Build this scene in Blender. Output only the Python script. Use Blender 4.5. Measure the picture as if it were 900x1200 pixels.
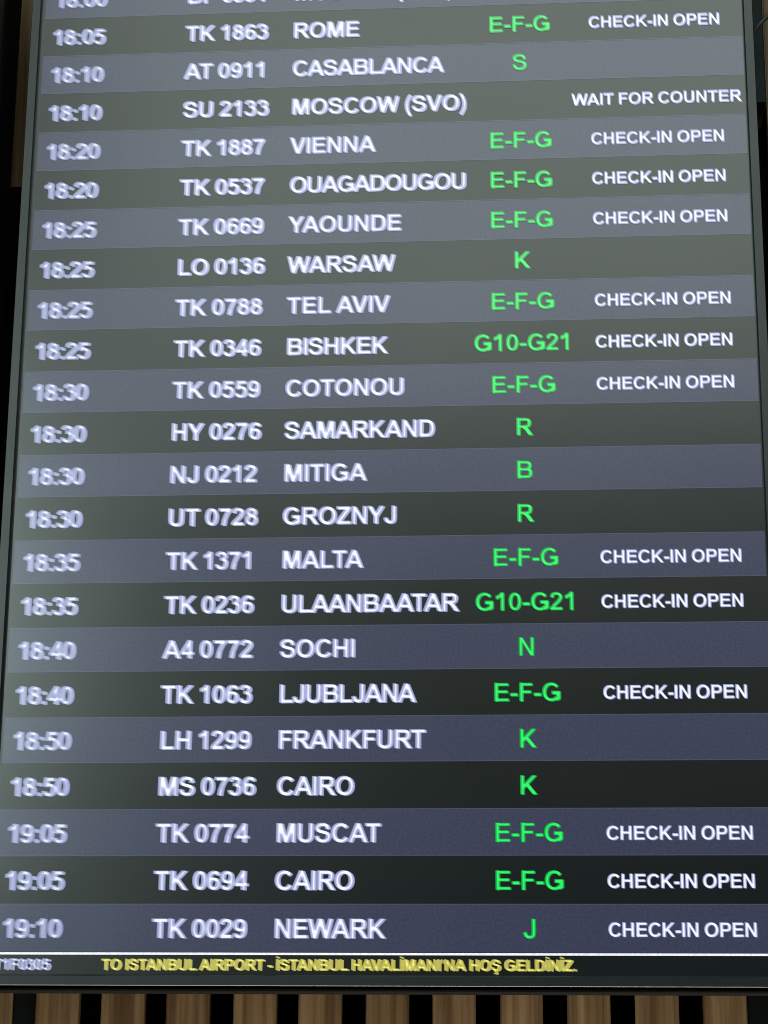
import bpy, math, random
from mathutils import Vector, Matrix
from mathutils.geometry import delaunay_2d_cdt

random.seed(4)
sc = bpy.context.scene
for o in list(bpy.data.objects):
    bpy.data.objects.remove(o)

# ------------------------------------------------------------------ sizes
S = 0.677                 # width of one column unit on the screen (m)
HR = 0.04139504090928961                 # height of one row of the board (m)
Z0 = 1.0 + 22 * HR        # height of the row border above the 18:05 row

def sx(X): return (X - 0.5) * S
def sz(k): return Z0 - k * HR

# ------------------------------------------------------------------ camera
cam_d = bpy.data.cameras.new("camera")
cam = bpy.data.objects.new("camera", cam_d)
sc.collection.objects.link(cam)
sc.camera = cam
cam_d.sensor_fit = 'VERTICAL'
cam_d.sensor_height = 36.0
cam_d.lens = 36.0 * 2450.0 / 1200.0
cam_d.clip_start = 0.01
cam_d.clip_end = 100
CAM = Vector((0.13348583, -1.83364382, 0.86621749))
R = Matrix([[ 0.99728119, 0.0133134 , 0.07247745], [ 0.07333044, -0.27634976, -0.95825542], [ 0.00727149, 0.96096491, -0.27657469]])
cam.matrix_world = Matrix.Translation(CAM) @ R.to_4x4()

# ------------------------------------------------------------------ light
sc.view_settings.view_transform = 'Standard'
sc.view_settings.look = 'None'
sc.view_settings.exposure = 0
sc.view_settings.gamma = 1
sc.render.engine = 'CYCLES'
sc.cycles.filter_width = 0.95
w = bpy.data.worlds.new("World")
sc.world = w
w.use_nodes = True
bg = w.node_tree.nodes["Background"]
bg.inputs[0].default_value = (0.80, 0.95, 1.0, 1)
bg.inputs[1].default_value = 0.02

def area(name, loc, target, sx_, sy_, energy, col):
    d = bpy.data.lights.new(name, 'AREA')
    d.shape = 'RECTANGLE'; d.size = sx_; d.size_y = sy_
    d.energy = energy; d.color = col
    o = bpy.data.objects.new(name, d)
    sc.collection.objects.link(o)
    o.location = loc
    dv = Vector(target) - Vector(loc)
    o.rotation_euler = dv.to_track_quat('-Z', 'Y').to_euler()
    return o

MID = (0, 0, sz(11))
# bright glazed hall roof, seen as a sheen in the upper part of the display
area("roof_glazing_light", (0.7, -3.0, 3.86), (0.3, 0, sz(5)), 3.9, 2.6, 70, (0.86, 1.0, 0.91))
# tall area light at the left, placed for the pale sheen down that side
area("left_sheen_light", (-1.84, -3.0, 2.05), (-1.2, 0, 1.6), 1.0, 1.3, 38, (0.80, 1.0, 0.93))
# added warm fill, out of view, brightening the wooden slats under the display
area("lower_slat_fill_light", (0.12, 0.09, 0.42), (0.12, 0.20, 0.9), 1.4, 0.06, 8.6, (1.0, 0.88, 0.70))
# small fill light added above, out of view, to brighten the upper slats
area("upper_slat_fill_light", (-0.40, 0.14, 2.45), (-0.42, 0.21, 1.7), 0.25, 0.04, 0.13, (1.0, 0.80, 0.62))

# ------------------------------------------------------------------ materials
def mat(name):
    m = bpy.data.materials.new(name)
    m.use_nodes = True
    nt = m.node_tree
    return m, nt, nt.nodes["Principled BSDF"]

def N(nt, t, **kw):
    n = nt.nodes.new(t)
    for k, v in kw.items():
        setattr(n, k, v)
    return n

SHEEN_R = 0.24
SHEEN_S = 0.5
def screen_base(name, emi, strength=1.0, noise=0.09):
    m, nt, p = mat(name)
    p.inputs["Base Color"].default_value = (0.003, 0.003, 0.003, 1)
    p.inputs["Roughness"].default_value = SHEEN_R
    p.inputs["Specular IOR Level"].default_value = SHEEN_S
    p.inputs["Coat Weight"].default_value = 1.0
    p.inputs["Coat Roughness"].default_value = 0.31
    tc = N(nt, "ShaderNodeTexCoord")
    n1 = N(nt, "ShaderNodeTexNoise"); n1.inputs["Scale"].default_value = 420; n1.inputs["Detail"].default_value = 3
    n2 = N(nt, "ShaderNodeTexNoise"); n2.inputs["Scale"].default_value = 5; n2.inputs["Detail"].default_value = 3
    nt.links.new(tc.outputs["Object"], n1.inputs["Vector"])
    nt.links.new(tc.outputs["Object"], n2.inputs["Vector"])
    # fine sparkle of the anti-glare film
    mr = N(nt, "ShaderNodeMapRange")
    mr.inputs["From Min"].default_value = 0.3; mr.inputs["From Max"].default_value = 0.7
    mr.inputs["To Min"].default_value = SHEEN_R - 0.03; mr.inputs["To Max"].default_value = SHEEN_R + 0.03
    nt.links.new(n2.outputs[0], mr.inputs[0]); nt.links.new(mr.outputs[0], p.inputs["Roughness"])
    mr2 = N(nt, "ShaderNodeMapRange")
    mr2.inputs["From Min"].default_value = 0.3; mr2.inputs["From Max"].default_value = 0.7
    mr2.inputs["To Min"].default_value = strength * (1 - 2 * noise); mr2.inputs["To Max"].default_value = strength * (1 + 2 * noise)
    nt.links.new(n1.outputs[0], mr2.inputs[0])
    nt.links.new(mr2.outputs[0], p.inputs["Emission Strength"])
    p.inputs["Emission Color"].default_value = (*emi, 1)
    return m, nt, p

M_DARK = screen_base("screen_dark_row", (0.0020, 0.0035, 0.0042))[0]
M_BLUE = screen_base("screen_blue_row", (0.038, 0.043, 0.085))[0]
M_EDGE = screen_base("screen_row_edge", (0.060, 0.066, 0.115))[0]
M_BLACK = screen_base("screen_black_border", (0.0060, 0.0080, 0.0090))[0]
M_LINE = screen_base("screen_white_line", (0.95, 0.97, 1.05))[0]

def text_mat(name, low, high, gamma=1.0):  # ramp paints the smear's dimmer light into the emission colour
    m, nt, p = screen_base(name, low, 1.0, 0.03)
    at = N(nt, "ShaderNodeAttribute"); at.attribute_name = "coverage"
    cr = N(nt, "ShaderNodeValToRGB")
    e = cr.color_ramp.elements
    e[0].position = 0.0; e[0].color = (low[0]*.25, low[1]*.25, low[2]*.3, 1)
    e[1].position = 1.0; e[1].color = (*high, 1)
    for pos, f_ in ((0.2, 0.62), (0.42, 0.92), (0.65, 1.12)):
        k = e.new(pos); k.color = (low[0]*f_, low[1]*f_, low[2]*f_, 1)
    nt.links.new(at.outputs["Fac"], cr.inputs[0])
    nt.links.new(cr.outputs[0], p.inputs["Emission Color"])
    return m

M_WHITE = text_mat("text_white", (0.40, 0.43, 0.70), (0.96, 1.0, 1.12))
M_GREYWHITE = text_mat("text_grey_white", (0.33, 0.36, 0.60), (0.78, 0.82, 0.98))  # same white, dimmed to stand for a longer smear
M_GREEN = text_mat("text_green", (0.004, 0.42, 0.07), (0.02, 1.0, 0.14))
M_YELLOW = text_mat("text_yellow", (0.54, 0.50, 0.10), (1.0, 0.95, 0.22))

m, nt, p = mat("frame_black_metal"); M_FRAME = m
p.inputs["Base Color"].default_value = (0.007, 0.013, 0.017, 1)
p.inputs["Roughness"].default_value = 0.45
p.inputs["Coat Weight"].default_value = 0.5
p.inputs["Coat Roughness"].default_value = 0.33
tc = N(nt, "ShaderNodeTexCoord"); n = N(nt, "ShaderNodeTexNoise"); n.inputs["Scale"].default_value = 900
b = N(nt, "ShaderNodeBump"); b.inputs["Strength"].default_value = 0.12; b.inputs["Distance"].default_value = 0.0005
nt.links.new(tc.outputs["Object"], n.inputs["Vector"]); nt.links.new(n.outputs[0], b.inputs["Height"]); nt.links.new(b.outputs[0], p.inputs["Normal"])
n2 = N(nt, "ShaderNodeTexNoise"); n2.inputs["Scale"].default_value = 14; n2.inputs["Detail"].default_value = 6
mr = N(nt, "ShaderNodeMapRange"); mr.inputs["To Min"].default_value = 0.38; mr.inputs["To Max"].default_value = 0.56
nt.links.new(tc.outputs["Object"], n2.inputs["Vector"]); nt.links.new(n2.outputs[0], mr.inputs[0]); nt.links.new(mr.outputs[0], p.inputs["Roughness"])

def plain(name, col, rough, spec=0.5, metal=0.0):
    m, nt, p = mat(name)
    p.inputs["Base Color"].default_value = (*col, 1)
    p.inputs["Roughness"].default_value = rough
    p.inputs["Specular IOR Level"].default_value = spec
    p.inputs["Metallic"].default_value = metal
    tc = N(nt, "ShaderNodeTexCoord"); n = N(nt, "ShaderNodeTexNoise"); n.inputs["Scale"].default_value = 30; n.inputs["Detail"].default_value = 5
    mr = N(nt, "ShaderNodeMapRange"); mr.inputs["To Min"].default_value = rough * .85; mr.inputs["To Max"].default_value = min(1, rough * 1.15)
    nt.links.new(tc.outputs["Object"], n.inputs["Vector"]); nt.links.new(n.outputs[0], mr.inputs[0]); nt.links.new(mr.outputs[0], p.inputs["Roughness"])
    return m
M_CASE = plain("case_black_plastic", (0.004, 0.005, 0.006), 0.85, 0.08)
M_BOARD = plain("matt_black_board", (0.0012, 0.0012, 0.0014), 0.9, 0.05)
M_FELT = plain("black_felt", (0.0015, 0.0015, 0.0015), 1.0, 0.0)
M_STRIPG = plain("slate_grey_strip", (0.012, 0.018, 0.020), 0.9, 0.1)
M_POST = plain("blue_grey_steel", (0.006, 0.016, 0.022), 0.6, 0.25)
M_TUBE = plain("grey_conduit", (0.06, 0.068, 0.066), 0.45, 0.5)

m, nt, p = mat("oak_veneer"); M_WOOD = m
p.inputs["Roughness"].default_value = 0.55
p.inputs["Specular IOR Level"].default_value = 0.3
tc = N(nt, "ShaderNodeTexCoord"); oi = N(nt, "ShaderNodeObjectInfo")
add = N(nt, "ShaderNodeVectorMath", operation='ADD')
mulr = N(nt, "ShaderNodeMath", operation='MULTIPLY'); mulr.inputs[1].default_value = 37.0
nt.links.new(oi.outputs["Random"], mulr.inputs[0])
cx = N(nt, "ShaderNodeCombineXYZ"); nt.links.new(mulr.outputs[0], cx.inputs[0]); nt.links.new(mulr.outputs[0], cx.inputs[2])
nt.links.new(tc.outputs["Object"], add.inputs[0]); nt.links.new(cx.outputs[0], add.inputs[1])
mp1 = N(nt, "ShaderNodeMapping"); mp1.inputs["Scale"].default_value = (70, 10, 2.2)
nt.links.new(add.outputs[0], mp1.inputs[0])
nz1 = N(nt, "ShaderNodeTexNoise"); nz1.inputs["Scale"].default_value = 1.0; nz1.inputs["Detail"].default_value = 2; nz1.inputs["Distortion"].default_value = 0.4
nt.links.new(mp1.outputs[0], nz1.inputs["Vector"])
mp2 = N(nt, "ShaderNodeMapping"); mp2.inputs["Scale"].default_value = (240, 60, 7)
nt.links.new(add.outputs[0], mp2.inputs[0])
nz2 = N(nt, "ShaderNodeTexNoise"); nz2.inputs["Scale"].default_value = 1.0; nz2.inputs["Detail"].default_value = 5; nz2.inputs["Distortion"].default_value = 0.8
nt.links.new(mp2.outputs[0], nz2.inputs["Vector"])
cr = N(nt, "ShaderNodeValToRGB")
cr.color_ramp.elements[0].position = 0.36; cr.color_ramp.elements[0].color = (0.175, 0.112, 0.055, 1)
cr.color_ramp.elements[1].position = 0.66; cr.color_ramp.elements[1].color = (0.44, 0.315, 0.18, 1)
nt.links.new(nz1.outputs[0], cr.inputs[0])
mx = N(nt, "ShaderNodeMixRGB", blend_type='MULTIPLY'); mx.inputs[0].default_value = 0.75
cr2 = N(nt, "ShaderNodeValToRGB")
cr2.color_ramp.elements[0].position = 0.35; cr2.color_ramp.elements[0].color = (0.66, 0.60, 0.54, 1)
cr2.color_ramp.elements[1].position = 0.6; cr2.color_ramp.elements[1].color = (1, 1, 1, 1)
nt.links.new(nz2.outputs[0], cr2.inputs[0]); nt.links.new(cr.outputs[0], mx.inputs[1]); nt.links.new(cr2.outputs[0], mx.inputs[2])
nt.links.new(mx.outputs[0], p.inputs["Base Color"])
b = N(nt, "ShaderNodeBump"); b.inputs["Strength"].default_value = 0.25; b.inputs["Distance"].default_value = 0.0006
nt.links.new(nz2.outputs[0], b.inputs["Height"]); nt.links.new(b.outputs[0], p.inputs["Normal"])

# ------------------------------------------------------------------ mesh helpers
def link(name, mesh, material=None, parent=None):
    o = bpy.data.objects.new(name, mesh)
    sc.collection.objects.link(o)
    if material: mesh.materials.append(material)
    if parent: o.parent = parent
    return o

def boxes(name, bl, material, parent=None, bevel=0.0):
    v, f = [], []
    for (x0, x1, y0, y1, z0, z1) in bl:
        n = len(v)
        v += [(x0,y0,z0),(x1,y0,z0),(x1,y1,z0),(x0,y1,z0),(x0,y0,z1),(x1,y0,z1),(x1,y1,z1),(x0,y1,z1)]
        f += [tuple(n + i for i in q) for q in ((0,3,2,1),(4,5,6,7),(0,1,5,4),(1,2,6,5),(2,3,7,6),(3,0,4,7))]
    me = bpy.data.meshes.new(name); me.from_pydata(v, [], f); me.update()
    o = link(name, me, material, parent)
    if bevel:
        b = o.modifiers.new("bevel", 'BEVEL'); b.width = bevel; b.segments = 2; b.limit_method = 'ANGLE'
    return o

def prism(name, prof, axis, a0, a1, material, parent=None):
    """profile in two axes swept along 'x' or 'z'; ends may be mitred: a0,a1 may be functions of the profile point"""
    g0 = a0 if callable(a0) else (lambda q: a0)
    g1 = a1 if callable(a1) else (lambda q: a1)
    v = []
    for g in (g0, g1):
        for q in prof:
            v.append((g(q), q[1], q[0]) if axis == 'x' else (q[0], q[1], g(q)))
    n = len(prof)
    f = [tuple(range(n)), tuple(range(2*n - 1, n - 1, -1))]
    for i in range(n):
        j = (i + 1) % n
        f.append((i, i + n, j + n, j))
    me = bpy.data.meshes.new(name); me.from_pydata(v, [], f)
    import bmesh
    bm = bmesh.new(); bm.from_mesh(me); bmesh.ops.recalc_face_normals(bm, faces=bm.faces); bm.to_mesh(me); bm.free()
    return link(name, me, material, parent)

# ------------------------------------------------------------------ bold grotesque lettering (units: 2048 to the em)
TH = 10
def lin(*p):
    ys = sorted({q[1] for q in p})
    if len(p) == 4 and len(ys) == 2:
        out = []
        for q in p:
            row = [r[0] for r in p if r[1] == q[1]]
            mid = sum(row) / 2
            d = min(TH * 1.15, abs(q[0] - mid))
            out.append((q[0] + (d if q[0] < mid else -d), q[1]))
        return [tuple(out)]
    return [tuple(p)]
def rect(x0, y0, x1, y1):
    if x1 - x0 < (y1 - y0) * 1.15: x0 += TH; x1 -= TH
    if y1 - y0 < (x1 - x0) * 1.15:
        if y1 - y0 > 20: y0 += TH; y1 -= TH
    return [((x0,y0),(x1,y0),(x1,y1),(x0,y1))]

def smooth(pts, closed=False, n=4):
    out = []; L = len(pts)
    rng = range(L if closed else L - 1)
    for i in rng:
        if closed: p0,p1,p2,p3 = pts[(i-1)%L],pts[i],pts[(i+1)%L],pts[(i+2)%L]
        else: p0,p1,p2,p3 = pts[max(i-1,0)],pts[i],pts[i+1],pts[min(i+2,L-1)]
        for k in range(n):
            t = k / n
            out.append(tuple(0.5*((2*p1[a])+(-p0[a]+p2[a])*t+(2*p0[a]-5*p1[a]+4*p2[a]-p3[a])*t*t+(-p0[a]+3*p1[a]-3*p2[a]+p3[a])*t**3) for a in (0,1)))
    if not closed: out.append(tuple(pts[-1]))
    return out

def strip(c, closed=False, hv=146, hh=122):
    """line of quads along the centre line c; upright strokes are hv*2 wide, level strokes hh*2"""
    hv -= TH; hh -= TH * 0.9
    L = len(c); l, r = [], []
    for i in range(L):
        a = c[(i-1) % L] if (closed or i > 0) else c[0]
        b = c[(i+1) % L] if (closed or i < L-1) else c[-1]
        dx, dy = b[0]-a[0], b[1]-a[1]; d = math.hypot(dx, dy) or 1
        dx /= d; dy /= d
        h = math.sqrt((hv*dy)**2 + (hh*dx)**2)
        l.append((c[i][0]-dy*h, c[i][1]+dx*h)); r.append((c[i][0]+dy*h, c[i][1]-dx*h))
    q = []
    for i in range(L if closed else L-1):
        j = (i+1) % L
        q.append((r[i], r[j], l[j], l[i]))
    return q

def ell(cx, cy, rx, ry, a0=0, a1=360, n=None, e=2.25, hv=146, hh=122):
    closed = abs(a1-a0) >= 360
    n = n or max(4, int(abs(a1-a0)/18))
    c = []
    for i in range(n if closed else n+1):
        a = math.radians(a0 + (a1-a0)*i/n); ca, sa = math.cos(a), math.sin(a)
        c.append((cx + rx*math.copysign(abs(ca)**(2/e), ca), cy + ry*math.copysign(abs(sa)**(2/e), sa)))
    return strip(c, closed, hv, hh)

def st(pts, n=4, hv=146, hh=122): return strip(smooth(pts, False, n), False, hv, hh)

CAP = 1466
def glyphs(thin):
    global TH
    TH = thin
    G = {}
    G['A'] = (1479, lin((0,0),(313,0),(440,333),(1025,333),(1159,0),(1480,0),(895,1466),(580,1466),(0,0))[0:0]
              + lin((0,0),(313,0),(895,1466),(582,1466)) + lin((1159,0),(1480,0),(895,1466),(640,1466),(733,1124)) + rect(400,333,1080,578))
    G['B'] = (1479, rect(150,0,446,1466) + rect(300,1222,860,1466) + rect(300,630,900,868) + rect(300,0,900,248)
              + st([(850,1344),(1010,1330),(1135,1270),(1180,1130),(1165,960),(1040,790),(850,750)], 3, 146, 120)
              + st([(890,750),(1090,725),(1220,610),(1240,430),(1200,240),(1060,140),(890,124)], 3, 150, 122))
    G['C'] = (1479, ell(800,733,552,632, 36, 326, 18, 2.15, 152, 126))
    G['D'] = (1479, rect(148,0,444,1466) + rect(300,1219,720,1466) + rect(300,0,720,247)
              + st([(690,1343),(900,1325),(1090,1230),(1200,1030),(1238,733),(1200,430),(1090,235),(900,140),(690,123)], 3, 150, 123))
    G['E'] = (1366, rect(149,0,445,1466) + rect(300,1218,1236,1466) + rect(300,646,1181,893) + rect(300,0,1264,247))
    G['F'] = (1251, rect(151,0,447,1466) + rect(300,1218,1156,1466) + rect(300,624,1060,871))
    G['G'] = (1593, ell(802,733,560,632, 38, 316, 18, 2.15, 152, 126) + lin((846,787),(846,540),(1187,540),(1190,270),(1080,215),(1230,30),(1487,185),(1487,787)))
    G['H'] = (1479, rect(150,0,446,1466) + rect(1025,0,1321,1466) + rect(300,638,1150,886))
    G['I'] = (569, rect(140,0,436,1466))
    G['İ'] = (569, rect(140,0,436,1466) + rect(155,1610,421,1840))
    G['J'] = (1139, st([(857,1466),(857,900),(857,480),(800,200),(560,100),(300,190),(190,470)], 4, 148, 124))
    G['K'] = (1479, rect(150,0,446,1466) + lin((380,760),(380,410),(1400,1466),(1075,1466)) + lin((665,980),(1440,0),(1110,0),(520,740)))
    G['L'] = (1251, rect(153,0,449,1454) + rect(300,0,1186,247))
    G['M'] = (1706, rect(145,0,420,1466) + rect(1285,0,1560,1466) + lin((145,1466),(588,1466),(990,0),(705,0)) + lin((1560,1466),(1118,1466),(720,0),(1000,0)))
    G['N'] = (1479, rect(152,0,427,1466) + rect(1046,0,1321,1466) + lin((152,1466),(440,1466),(1321,0),(1024,0)))
    G['O'] = (1593, ell(797,733,560,632, 0, 360, 22, 2.15, 152, 126))
    G['P'] = (1366, rect(149,0,445,1466) + rect(300,1219,800,1466) + rect(300,552,800,800)
              + st([(770,1343),(960,1325),(1090,1220),(1125,1015),(1090,800),(950,695),(770,676)], 3, 148, 123))
    G['R'] = (1479, rect(150,0,446,1466) + rect(300,1219,860,1466) + rect(300,612,820,846)
              + st([(830,1343),(1030,1330),(1160,1230),(1180,1050),(1130,840),(980,750),(780,729)], 3, 148, 122)
              + lin((600,640),(860,790),(1090,560),(1478,0),(1124,0),(830,440)))
    G['S'] = (1366, st([(1080,1010),(1040,1210),(900,1335),(675,1370),(430,1340),(270,1220),(235,1075),(330,905),(650,800),(1000,700),(1130,560),(1135,380),(1040,200),(860,115),(660,98),(420,150),(270,300),(215,480)], 2, 146, 122))
    G['Ş'] = (1366, G['S'][1] + lin((600,0),(760,0),(720,-110),(860,-170),(880,-330),(740,-440),(500,-430),(500,-330),(680,-330),(720,-260),(570,-190)))
    G['T'] = (1251, rect(478,0,774,1230) + rect(43,1218,1209,1466))
    G['U'] = (1479, st([(293,1466),(293,1000),(293,600),(330,300),(500,140),(736,98),(970,140),(1140,300),(1173,600),(1173,1000),(1173,1466)], 3, 148, 124))
    G['V'] = (1366, lin((0,1466),(324,1466),(700,340),(843,0),(526,0)) + lin((1352,1466),(1034,1466),(640,250),(526,0),(843,0)))
    G['W'] = (1933, lin((6,1466),(309,1466),(680,0),(356,0)) + lin((1926,1466),(1628,1466),(1256,0),(1574,0))
              + lin((356,0),(680,0),(1140,1466),(790,1466)) + lin((1574,0),(1256,0),(790,1466),(1146,1466)))
    G['Y'] = (1366, rect(532,0,828,640) + lin((0,1466),(345,1466),(828,640),(532,600)) + lin((1354,1466),(1018,1466),(532,620),(828,600)))
    G['Z'] = (1251, rect(78,1219,1168,1466) + rect(43,0,1189,247) + lin((43,247),(43,180),(370,180),(1168,1260),(1168,1300),(820,1300)))
    G['0'] = (1139, ell(567,733,358,618, 0, 360, 20, 2.2, 142, 118))
    G['1'] = (1139, rect(525,0,806,1472) + lin((577,1472),(700,1472),(700,1180),(525,1105),(360,985),(165,920),(165,1175),(400,1290)))
    G['2'] = (1139, st([(205,1040),(270,1260),(430,1345),(580,1352),(780,1300),(895,1150),(880,960),(720,720),(480,480),(300,280),(220,130)], 3, 146, 120) + rect(75,0,1015,262))
    G['3'] = (1139, st([(205,1090),(280,1270),(430,1345),(560,1352),(740,1310),(850,1180),(840,990),(720,870),(500,820)], 3, 138, 116)
              + st([(480,820),(720,810),(880,680),(920,480),(860,250),(700,120),(540,96),(360,130),(230,250),(205,400)], 3, 140, 118))
    G['4'] = (1139, rect(640,0,915,1471) + rect(60,296,1085,540) + lin((60,500),(270,480),(700,1120),(915,1471),(660,1471)))
    G['5'] = (1139, rect(300,1186,1000,1447) + lin((230,1447),(500,1447),(420,780),(140,720)) + st([(250,800),(420,880),(600,885),(800,810),(915,650),(920,430),(850,220),(690,115),(540,96),(360,130),(230,250),(205,380)], 3, 142, 118))
    G['6'] = (1139, ell(590,478,345,372, 0, 360, 16, 2.1, 140, 115) + st([(930,1110),(860,1290),(640,1355),(400,1280),(270,1080),(235,800),(245,480)], 3, 140, 116))
    G['7'] = (1139, rect(86,1185,1049,1446) + lin((720,1200),(1049,1250),(860,980),(700,600),(605,0),(325,0),(410,480),(560,880)))
    G['8'] = (1139, ell(569,1085,290,266, 0, 360, 14, 2.1, 138, 116) + ell(569,456,352,344, 0, 360, 16, 2.1, 140, 118))
    G['9'] = (1139, [tuple((1139-x, 1456-y) for (x, y) in q) for q in G['6'][1]])
    G[':'] = (682, rect(201,0,482,281) + rect(201,780,482,1061))
    G['-'] = (682, rect(80,391,640,672))
    G['('] = (682, st([(590,1540),(380,1200),(260,780),(260,340),(370,-60),(580,-420)], 3, 128, 100))
    G[')'] = (682, st([(92,1540),(302,1200),(422,780),(422,340),(312,-60),(102,-420)], 3, 128, 100))
    G["'"] = (487, lin((140,1466),(350,1466),(310,930),(180,930)))
    G['.'] = (569, rect(147,0,428,281))
    G[' '] = (520, [])
    return G
BOLD, SEMI, TICK = glyphs(10), glyphs(27), glyphs(16)
G = BOLD
KERN = {'AV': -120, 'VA': -120, 'LT': -120, 'TA': -120, 'AT': -110, 'AY': -130, 'YA': -140, 'LA': 0, 'WA': -90, 'AW': -90, 'L ': -60, 'RT': -30}

def text_extent(s, track):
    x = 0
    for i, ch in enumerate(s):
        x += G[ch][0] + track + KERN.get(s[i:i+2], 0)
    return x - track

def text_mesh(name, s, x0, zbase, em, track, shift, copies, material, parent, y, weights=None, squeeze=1.0, G=BOLD):
    """flat lettering of the display; shift is how far camera-shake smear is put into their shape"""
    u = em / 2048.0
    polys = []
    x = 0
    for i, ch in enumerate(s):
        for q in G[ch][1]:
            polys.append([((x + a) * u * squeeze, b * u) for (a, b) in q])
        x += G[ch][0] + track + KERN.get(s[i:i+2], 0)
    verts, faces, owner = [], [], []
    for c in range(copies):
        t = c / (copies - 1) - 0.5 if copies > 1 else 0
        for q in polys:
            # keep counter-clockwise
            ar = sum(q[i][0]*q[(i+1) % len(q)][1] - q[(i+1) % len(q)][0]*q[i][1] for i in range(len(q)))
            qq = q if ar > 0 else q[::-1]
            n = len(verts)
            verts += [Vector(((a + shift[0]*t) * 1000, (b + shift[1]*t) * 1000)) for a, b in qq]
            faces.append(list(range(n, n + len(qq)))); owner.append(c)
    r = delaunay_2d_cdt(verts, [], faces, 1, 1e-5)
    ov = r[0]
    keep = [i for i, ids in enumerate(r[5]) if len(ids)]      # leaves the counters of the letters open
    of, src = [r[2][i] for i in keep], [r[5][i] for i in keep]
    wsum = weights or [1.0 / copies] * copies
    cov = [sum(wsum[k] for k in {owner[i] for i in ids}) for ids in src]
    me = bpy.data.meshes.new(name)
    me.from_pydata([(x0 + v.x/1000, y, zbase + v.y/1000) for v in ov], [], [tuple(f) for f in of])
    at = me.attributes.new("coverage", 'FLOAT', 'FACE')
    at.data.foreach_set("value", cov)
    me.update()
    return link(name, me, material, parent)

# ------------------------------------------------------------------ the departures display
board = bpy.data.objects.new("departures_display", None)
sc.collection.objects.link(board)
board.location = (0, 0.03, sz(22.6))
board["label"] = "tall black framed airport departures display listing flights in white and green letters"
board["category"] = "display"
bpy.context.view_layer.update()
def own(o):
    o.matrix_parent_inverse = board.matrix_world.inverted()
    return o

XL, XR = -0.0125, 1.0            # lit picture, left and right
TOPK = -5.0                      # the display goes on above the frame of the photo
BOT = 22.475
FW = 0.0092                      # frame rail width
GAPL, GAPR = 0.0036, 0.0012
fl, fr = sx(XL) - GAPL, sx(XR) + GAPR
zb = sz(BOT)
# unlit border of the panel
own(boxes("screen_border", [(fl, fr, 0.0006, 0.004, zb, sz(TOPK))], M_BLACK, board))
# frame rails, mitred, standing 4 mm proud of the picture
ft = sz(TOPK)
def rail_prof(s):  # across, depth
    return [(0, 0.0005), (0, -0.0030), (0.0010*s, -0.0042), ((FW-0.0005)*s, -0.0042), (FW*s, -0.0036), ((FW-0.0032)*s, 0.030), (0.0030*s, 0.030), (0.0030*s, 0.0005)]
own(prism("frame_rail", [(fl + a, b) for a, b in rail_prof(-1)], 'z', lambda q: zb - (fl - q[0]), lambda q: ft + (fl - q[0]), M_FRAME, board))
own(prism("frame_rail", [(fr + a, b) for a, b in rail_prof(1)], 'z', lambda q: zb - (q[0] - fr), lambda q: ft + (q[0] - fr), M_FRAME, board))
own(prism("frame_rail", [(zb + a, b) for a, b in rail_prof(-1)], 'x', lambda q: fl - (zb - q[0]), lambda q: fr + (zb - q[0]), M_FRAME, board))
own(prism("frame_rail", [(ft + a, b) for a, b in rail_prof(1)], 'x', lambda q: fl - (q[0] - ft), lambda q: fr + (q[0] - ft), M_FRAME, board))
# body of the display behind the frame
own(boxes("rear_case", [(fl - 0.006, fr + 0.006, 0.031, 0.075, zb - 0.0120, ft + 0.006)], M_CASE, board, 0.002))

ROWS = [
 ("18:00", "DP 0991", "MOSCOW (VKO)", "", ""),
 ("18:05", "TK 1863", "ROME", "E-F-G", "CHECK-IN OPEN"),
 ("18:10", "AT 0911", "CASABLANCA", "S", ""),
 ("18:10", "SU 2133", "MOSCOW (SVO)", "", "WAIT FOR COUNTER"),
 ("18:20", "TK 1887", "VIENNA", "E-F-G", "CHECK-IN OPEN"),
 ("18:20", "TK 0537", "OUAGADOUGOU", "E-F-G", "CHECK-IN OPEN"),
 ("18:25", "TK 0669", "YAOUNDE", "E-F-G", "CHECK-IN OPEN"),
 ("18:25", "LO 0136", "WARSAW", "K", ""),
 ("18:25", "TK 0788", "TEL AVIV", "E-F-G", "CHECK-IN OPEN"),
 ("18:25", "TK 0346", "BISHKEK", "G10-G21", "CHECK-IN OPEN"),
 ("18:30", "TK 0559", "COTONOU", "E-F-G", "CHECK-IN OPEN"),
 ("18:30", "HY 0276", "SAMARKAND", "R", ""),
 ("18:30", "NJ 0212", "MITIGA", "B", ""),
 ("18:30", "UT 0728", "GROZNYJ", "R", ""),
 ("18:35", "TK 1371", "MALTA", "E-F-G", "CHECK-IN OPEN"),
 ("18:35", "TK 0236", "ULAANBAATAR", "G10-G21", "CHECK-IN OPEN"),
 ("18:40", "A4 0772", "SOCHI", "N", ""),
 ("18:40", "TK 1063", "LJUBLJANA", "E-F-G", "CHECK-IN OPEN"),
 ("18:50", "LH 1299", "FRANKFURT", "K", ""),
 ("18:50", "MS 0736", "CAIRO", "K", ""),
 ("19:05", "TK 0774", "MUSCAT", "E-F-G", "CHECK-IN OPEN"),
 ("19:05", "TK 0694", "CAIRO", "E-F-G", "CHECK-IN OPEN"),
 ("19:10", "TK 0029", "NEWARK", "J", "CHECK-IN OPEN"),
]
DEST_W = [0.235, 0.0993, 0.2211, 0.2542, 0.1233, 0.2538, 0.1618, 0.1525, 0.1456, 0.1436, 0.1675, 0.2088, 0.1154, 0.1576, 0.1117, 0.2405, 0.1036, 0.1833, 0.1968, 0.1039, 0.1388, 0.1049, 0.1459]
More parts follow.
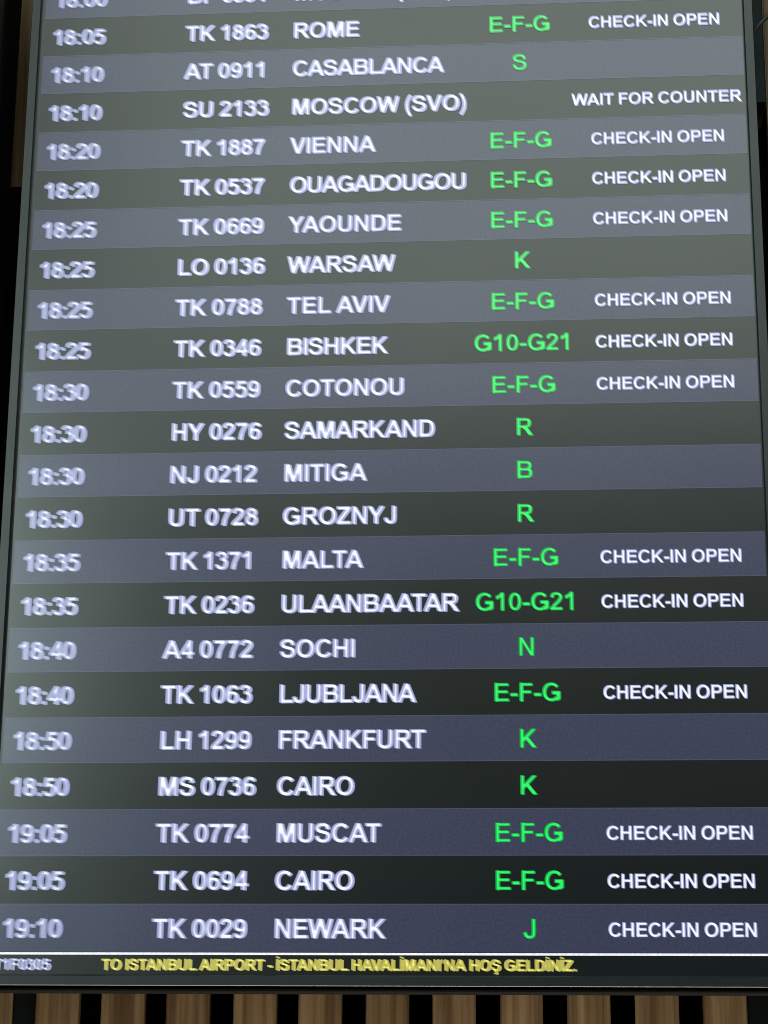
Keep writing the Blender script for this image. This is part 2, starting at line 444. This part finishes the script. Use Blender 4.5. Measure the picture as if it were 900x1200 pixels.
FLIGHT_W = [0.122, 0.1241, 0.1234, 0.1277, 0.1232, 0.1238, 0.1243, 0.1272, 0.1253, 0.1246, 0.1251, 0.1279, 0.1236, 0.1264, 0.1222, 0.1237, 0.1242, 0.1245, 0.1249, 0.1321, 0.1245, 0.1249, 0.1252]
STAT_W = {"": 0, "CHECK-IN OPEN": 0.1885, "WAIT FOR COUNTER": 0.2395}
EM = 0.560 * HR          # em of the large lettering
EMS = 0.405 * HR         # em of the status lettering
TRK, TRKS = -62, -80
YR, YT = 0.0, -0.0004
px = S / 850.0

def smear(X, k):  # camera-shake streak of the letters' light, built into their outlines
    t = max(0, min(1, X)); v = max(0, min(1, k / 22))
    return ((1.3 + 3.6 * (1 - t) ** 1.4) * px, -(2.5 * (1 - v) + 0.9 * v) * px)

def flat(name, x0, x1, z0, z1, y, material, parent):
    me = bpy.data.meshes.new(name)
    me.from_pydata([(x0, y, z0), (x1, y, z0), (x1, y, z1), (x0, y, z1)], [], [(0, 1, 2, 3)])
    return own(link(name, me, material, parent))

def sub(o, par):
    o.matrix_parent_inverse = par.matrix_world.inverted()
    return o

E_T = 0.0008
for i in range(int(TOPK), 23):
    blue = (i % 2 == 0)
    za, zb_ = sz(i - 1), sz(i)
    if i == TOPK: continue
    row = flat("flight_row", sx(XL), sx(XR), zb_, za, YR, M_BLUE if blue else M_DARK, board)
    bpy.context.view_layer.update()
    if blue:
        for (p0, p1) in ((za - E_T, za), (zb_, zb_ + E_T)):
            if i == 22 and p0 == zb_: continue
            sub(flat("row_edge", sx(XL), sx(XR), p0, p1, YR - 0.0002, M_EDGE, row), row)
    if i < 0: continue
    t, fn, de, co, stt = ROWS[i]
    row["label"] = ("blue-grey" if blue else "dark") + " row for the %s flight to %s" % (t, de.title())
    zbase = za - 0.715 * HR
    def put(name, s, X, em, trk, material, zb0, align='l', copies=6, width=None):
        if not s: return
        if width:      # the display spaces its letters unevenly: fit the word to its width
            full = width * S - smear(X, i)[0] + 0.09 * em
            trk = (full / em * 2048 - text_extent(s, 0)) / (len(s) - 1)
        wd = text_extent(s, trk) * em / 2048
        x0 = sx(X) - (wd / 2 if align == 'c' else 0)
        o = text_mesh(name, s, x0, zb0, em, trk, smear(X, i), copies, material, row, YT, G=SEMI if align == 'c' and material is M_GREEN else BOLD)
        sub(o, row)
    put("departure_time", t, 0.0, EM, TRK, M_GREYWHITE, zbase, width=0.0823)
    put("flight_number", fn, 0.1970, EM, TRK, M_WHITE, zbase, width=FLIGHT_W[i])
    put("destination_name", de, 0.3540, EM, TRK, M_WHITE, zbase, width=DEST_W[i])
    put("counter_letter", co, 0.6825, EM, TRK + 20, M_GREEN, zbase, 'c', 5)
    put("status_text", stt, 0.8755, EMS, TRKS, M_WHITE, za - 0.675 * HR, 'c', 5, STAT_W[stt])

rule = flat("white_rule", sx(XL), sx(XR), sz(22) - 0.0024, sz(22) - 0.0005, YR, M_LINE, board)
tick = flat("ticker_strip", sx(XL), sx(XR), zb + 0.0006, sz(22) - 0.0029, YR, M_DARK, board)
bpy.context.view_layer.update()
EMT = 0.315 * HR
msg = "TO ISTANBUL AIRPORT - İSTANBUL HAVALİMANI'NA HOŞ GELDİNİZ."
W_IN = (0.7445 - 0.1325) * S - 3 * px
sq = W_IN / (text_extent(msg, -60) * EMT / 2048)
TW = [0.30, 0.20, 0.20, 0.30]
o = text_mesh("ticker_message", msg, sx(0.1330), sz(22) - 0.0155, EMT, -60, (2.9 * px, -1.0 * px), 4, M_YELLOW, tick, YT, TW, sq, TICK); sub(o, tick)
o = text_mesh("display_code", "T1F0305", sx(-0.0085), sz(22) - 0.0155, EMT, -40, (4.2 * px, -1.2 * px), 4, M_WHITE, tick, YT, TW, 1.0, TICK); sub(o, tick)

# ------------------------------------------------------------------ black board behind the display
bx0, bx1 = sx(XL) - 0.30, sx(XR) + 0.30
bb = boxes("backing_board", [(bx0, bx1, 0.09, 0.12, sz(21.9), sz(3.35))], M_BOARD, None, 0.001)
bb["label"] = "matt black board mounted behind the departures display"
bb["category"] = "board"

# ------------------------------------------------------------------ slatted wall
wall = boxes("slatted_wall", [(-1.9, 1.9, 0.235, 0.30, -0.1, 2.75)], M_FELT)
wall["kind"] = "structure"
PITCH, SW, SX0 = 0.0643, 0.0408, -0.3365
import bmesh
def slat_mesh(z0, z1):
    me = bpy.data.meshes.new("wood_slat")
    bm = bmesh.new(); bmesh.ops.create_cube(bm, size=1)
    for v in bm.verts:
        v.co = Vector((v.co.x * SW, 0.215 + (v.co.y + .5) * 0.0195, z0 if v.co.z < 0 else z1))
    bmesh.ops.bevel(bm, geom=bm.edges[:], offset=0.0012, segments=2, affect='EDGES')
    bm.to_mesh(me); bm.free(); me.materials.append(M_WOOD)
    return me
SEAM = 1.60               # the cladding is in two lifts; the joint is behind the black board
lo, hi = slat_mesh(-0.1, SEAM - 0.002), slat_mesh(SEAM + 0.002, 2.75)
for k in range(-20, 26):
    for me_, off in ((lo, 0.0), (hi, -0.029)):
        if me_ is hi and not (-12 <= k <= 18): continue
        o = bpy.data.objects.new("wood_slat", me_); sc.collection.objects.link(o)
        o.location = (SX0 + k * PITCH + off + random.uniform(-.0006, .0006), random.uniform(-.0008, .0008), 0); o.parent = wall
# a slate grey strip is added in two of the gaps
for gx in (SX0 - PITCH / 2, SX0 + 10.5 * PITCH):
    o = boxes("gap_strip", [(gx - 0.0105, gx + 0.0105, 0.222, 0.2352, -0.1, SEAM)], M_STRIPG, wall)

# neighbouring display on the left: only its right-hand edge comes into the frame
nd = bpy.data.objects.new("neighbouring_display", None); sc.collection.objects.link(nd)
nd.location = (sx(-0.60), 0.03, sz(22.6))
nd["label"] = "edge of the neighbouring black display at the top left corner"
nd["category"] = "display"
bpy.context.view_layer.update()
nr = sx(-0.0870)
for o in (boxes("frame_rail", [(nr - 0.011, nr, -0.004, 0.030, zb, ft)], M_FRAME, nd, 0.001),
          boxes("screen_panel", [(nr - 0.70, nr - 0.0112, 0.0, 0.029, zb, ft)], M_BLACK, nd),
          boxes("rear_case", [(nr - 0.69, nr + 0.002, 0.031, 0.088, zb, ft)], M_CASE, nd, 0.002)):
    o.matrix_parent_inverse = nd.matrix_world.inverted()

# steel post and conduit on the right, behind the display
post = boxes("steel_post", [(sx(XR) + 0.014, sx(XR) + 0.032, 0.10, 0.16, sz(1.5), sz(-6))], M_POST, None, 0.001)
post["label"] = "dark blue-grey steel post behind the upper right edge of the display"
post["category"] = "post"
def tube(name, pts, r, material, n=12):
    cu = bpy.data.curves.new(name, 'CURVE'); cu.dimensions = '3D'; cu.bevel_depth = r; cu.bevel_resolution = 4; cu.use_fill_caps = True
    sp = cu.splines.new('NURBS'); sp.points.add(len(pts) - 1)
    for q, c in zip(sp.points, pts): q.co = (*c, 1)
    sp.use_endpoint_u = True; sp.order_u = 3
    tmp = bpy.data.objects.new(name, cu); sc.collection.objects.link(tmp)
    bpy.context.view_layer.update()
    me = bpy.data.meshes.new_from_object(tmp.evaluated_get(bpy.context.evaluated_depsgraph_get()))
    bpy.data.objects.remove(tmp)
    o = link(name, me, material); 
    if not me.materials: me.materials.append(material)
    return o
x = sx(XR)
cd = tube("conduit", [(x + 0.012, 0.070, sz(0.42)), (x + 0.0165, 0.062, sz(0.16)), (x + 0.0245, 0.058, sz(-0.10)), (x + 0.045, 0.06, sz(-0.6))], 0.0022, M_TUBE)
cd["label"] = "thin grey conduit running up diagonally at the top right of the display"
cd["category"] = "cable"
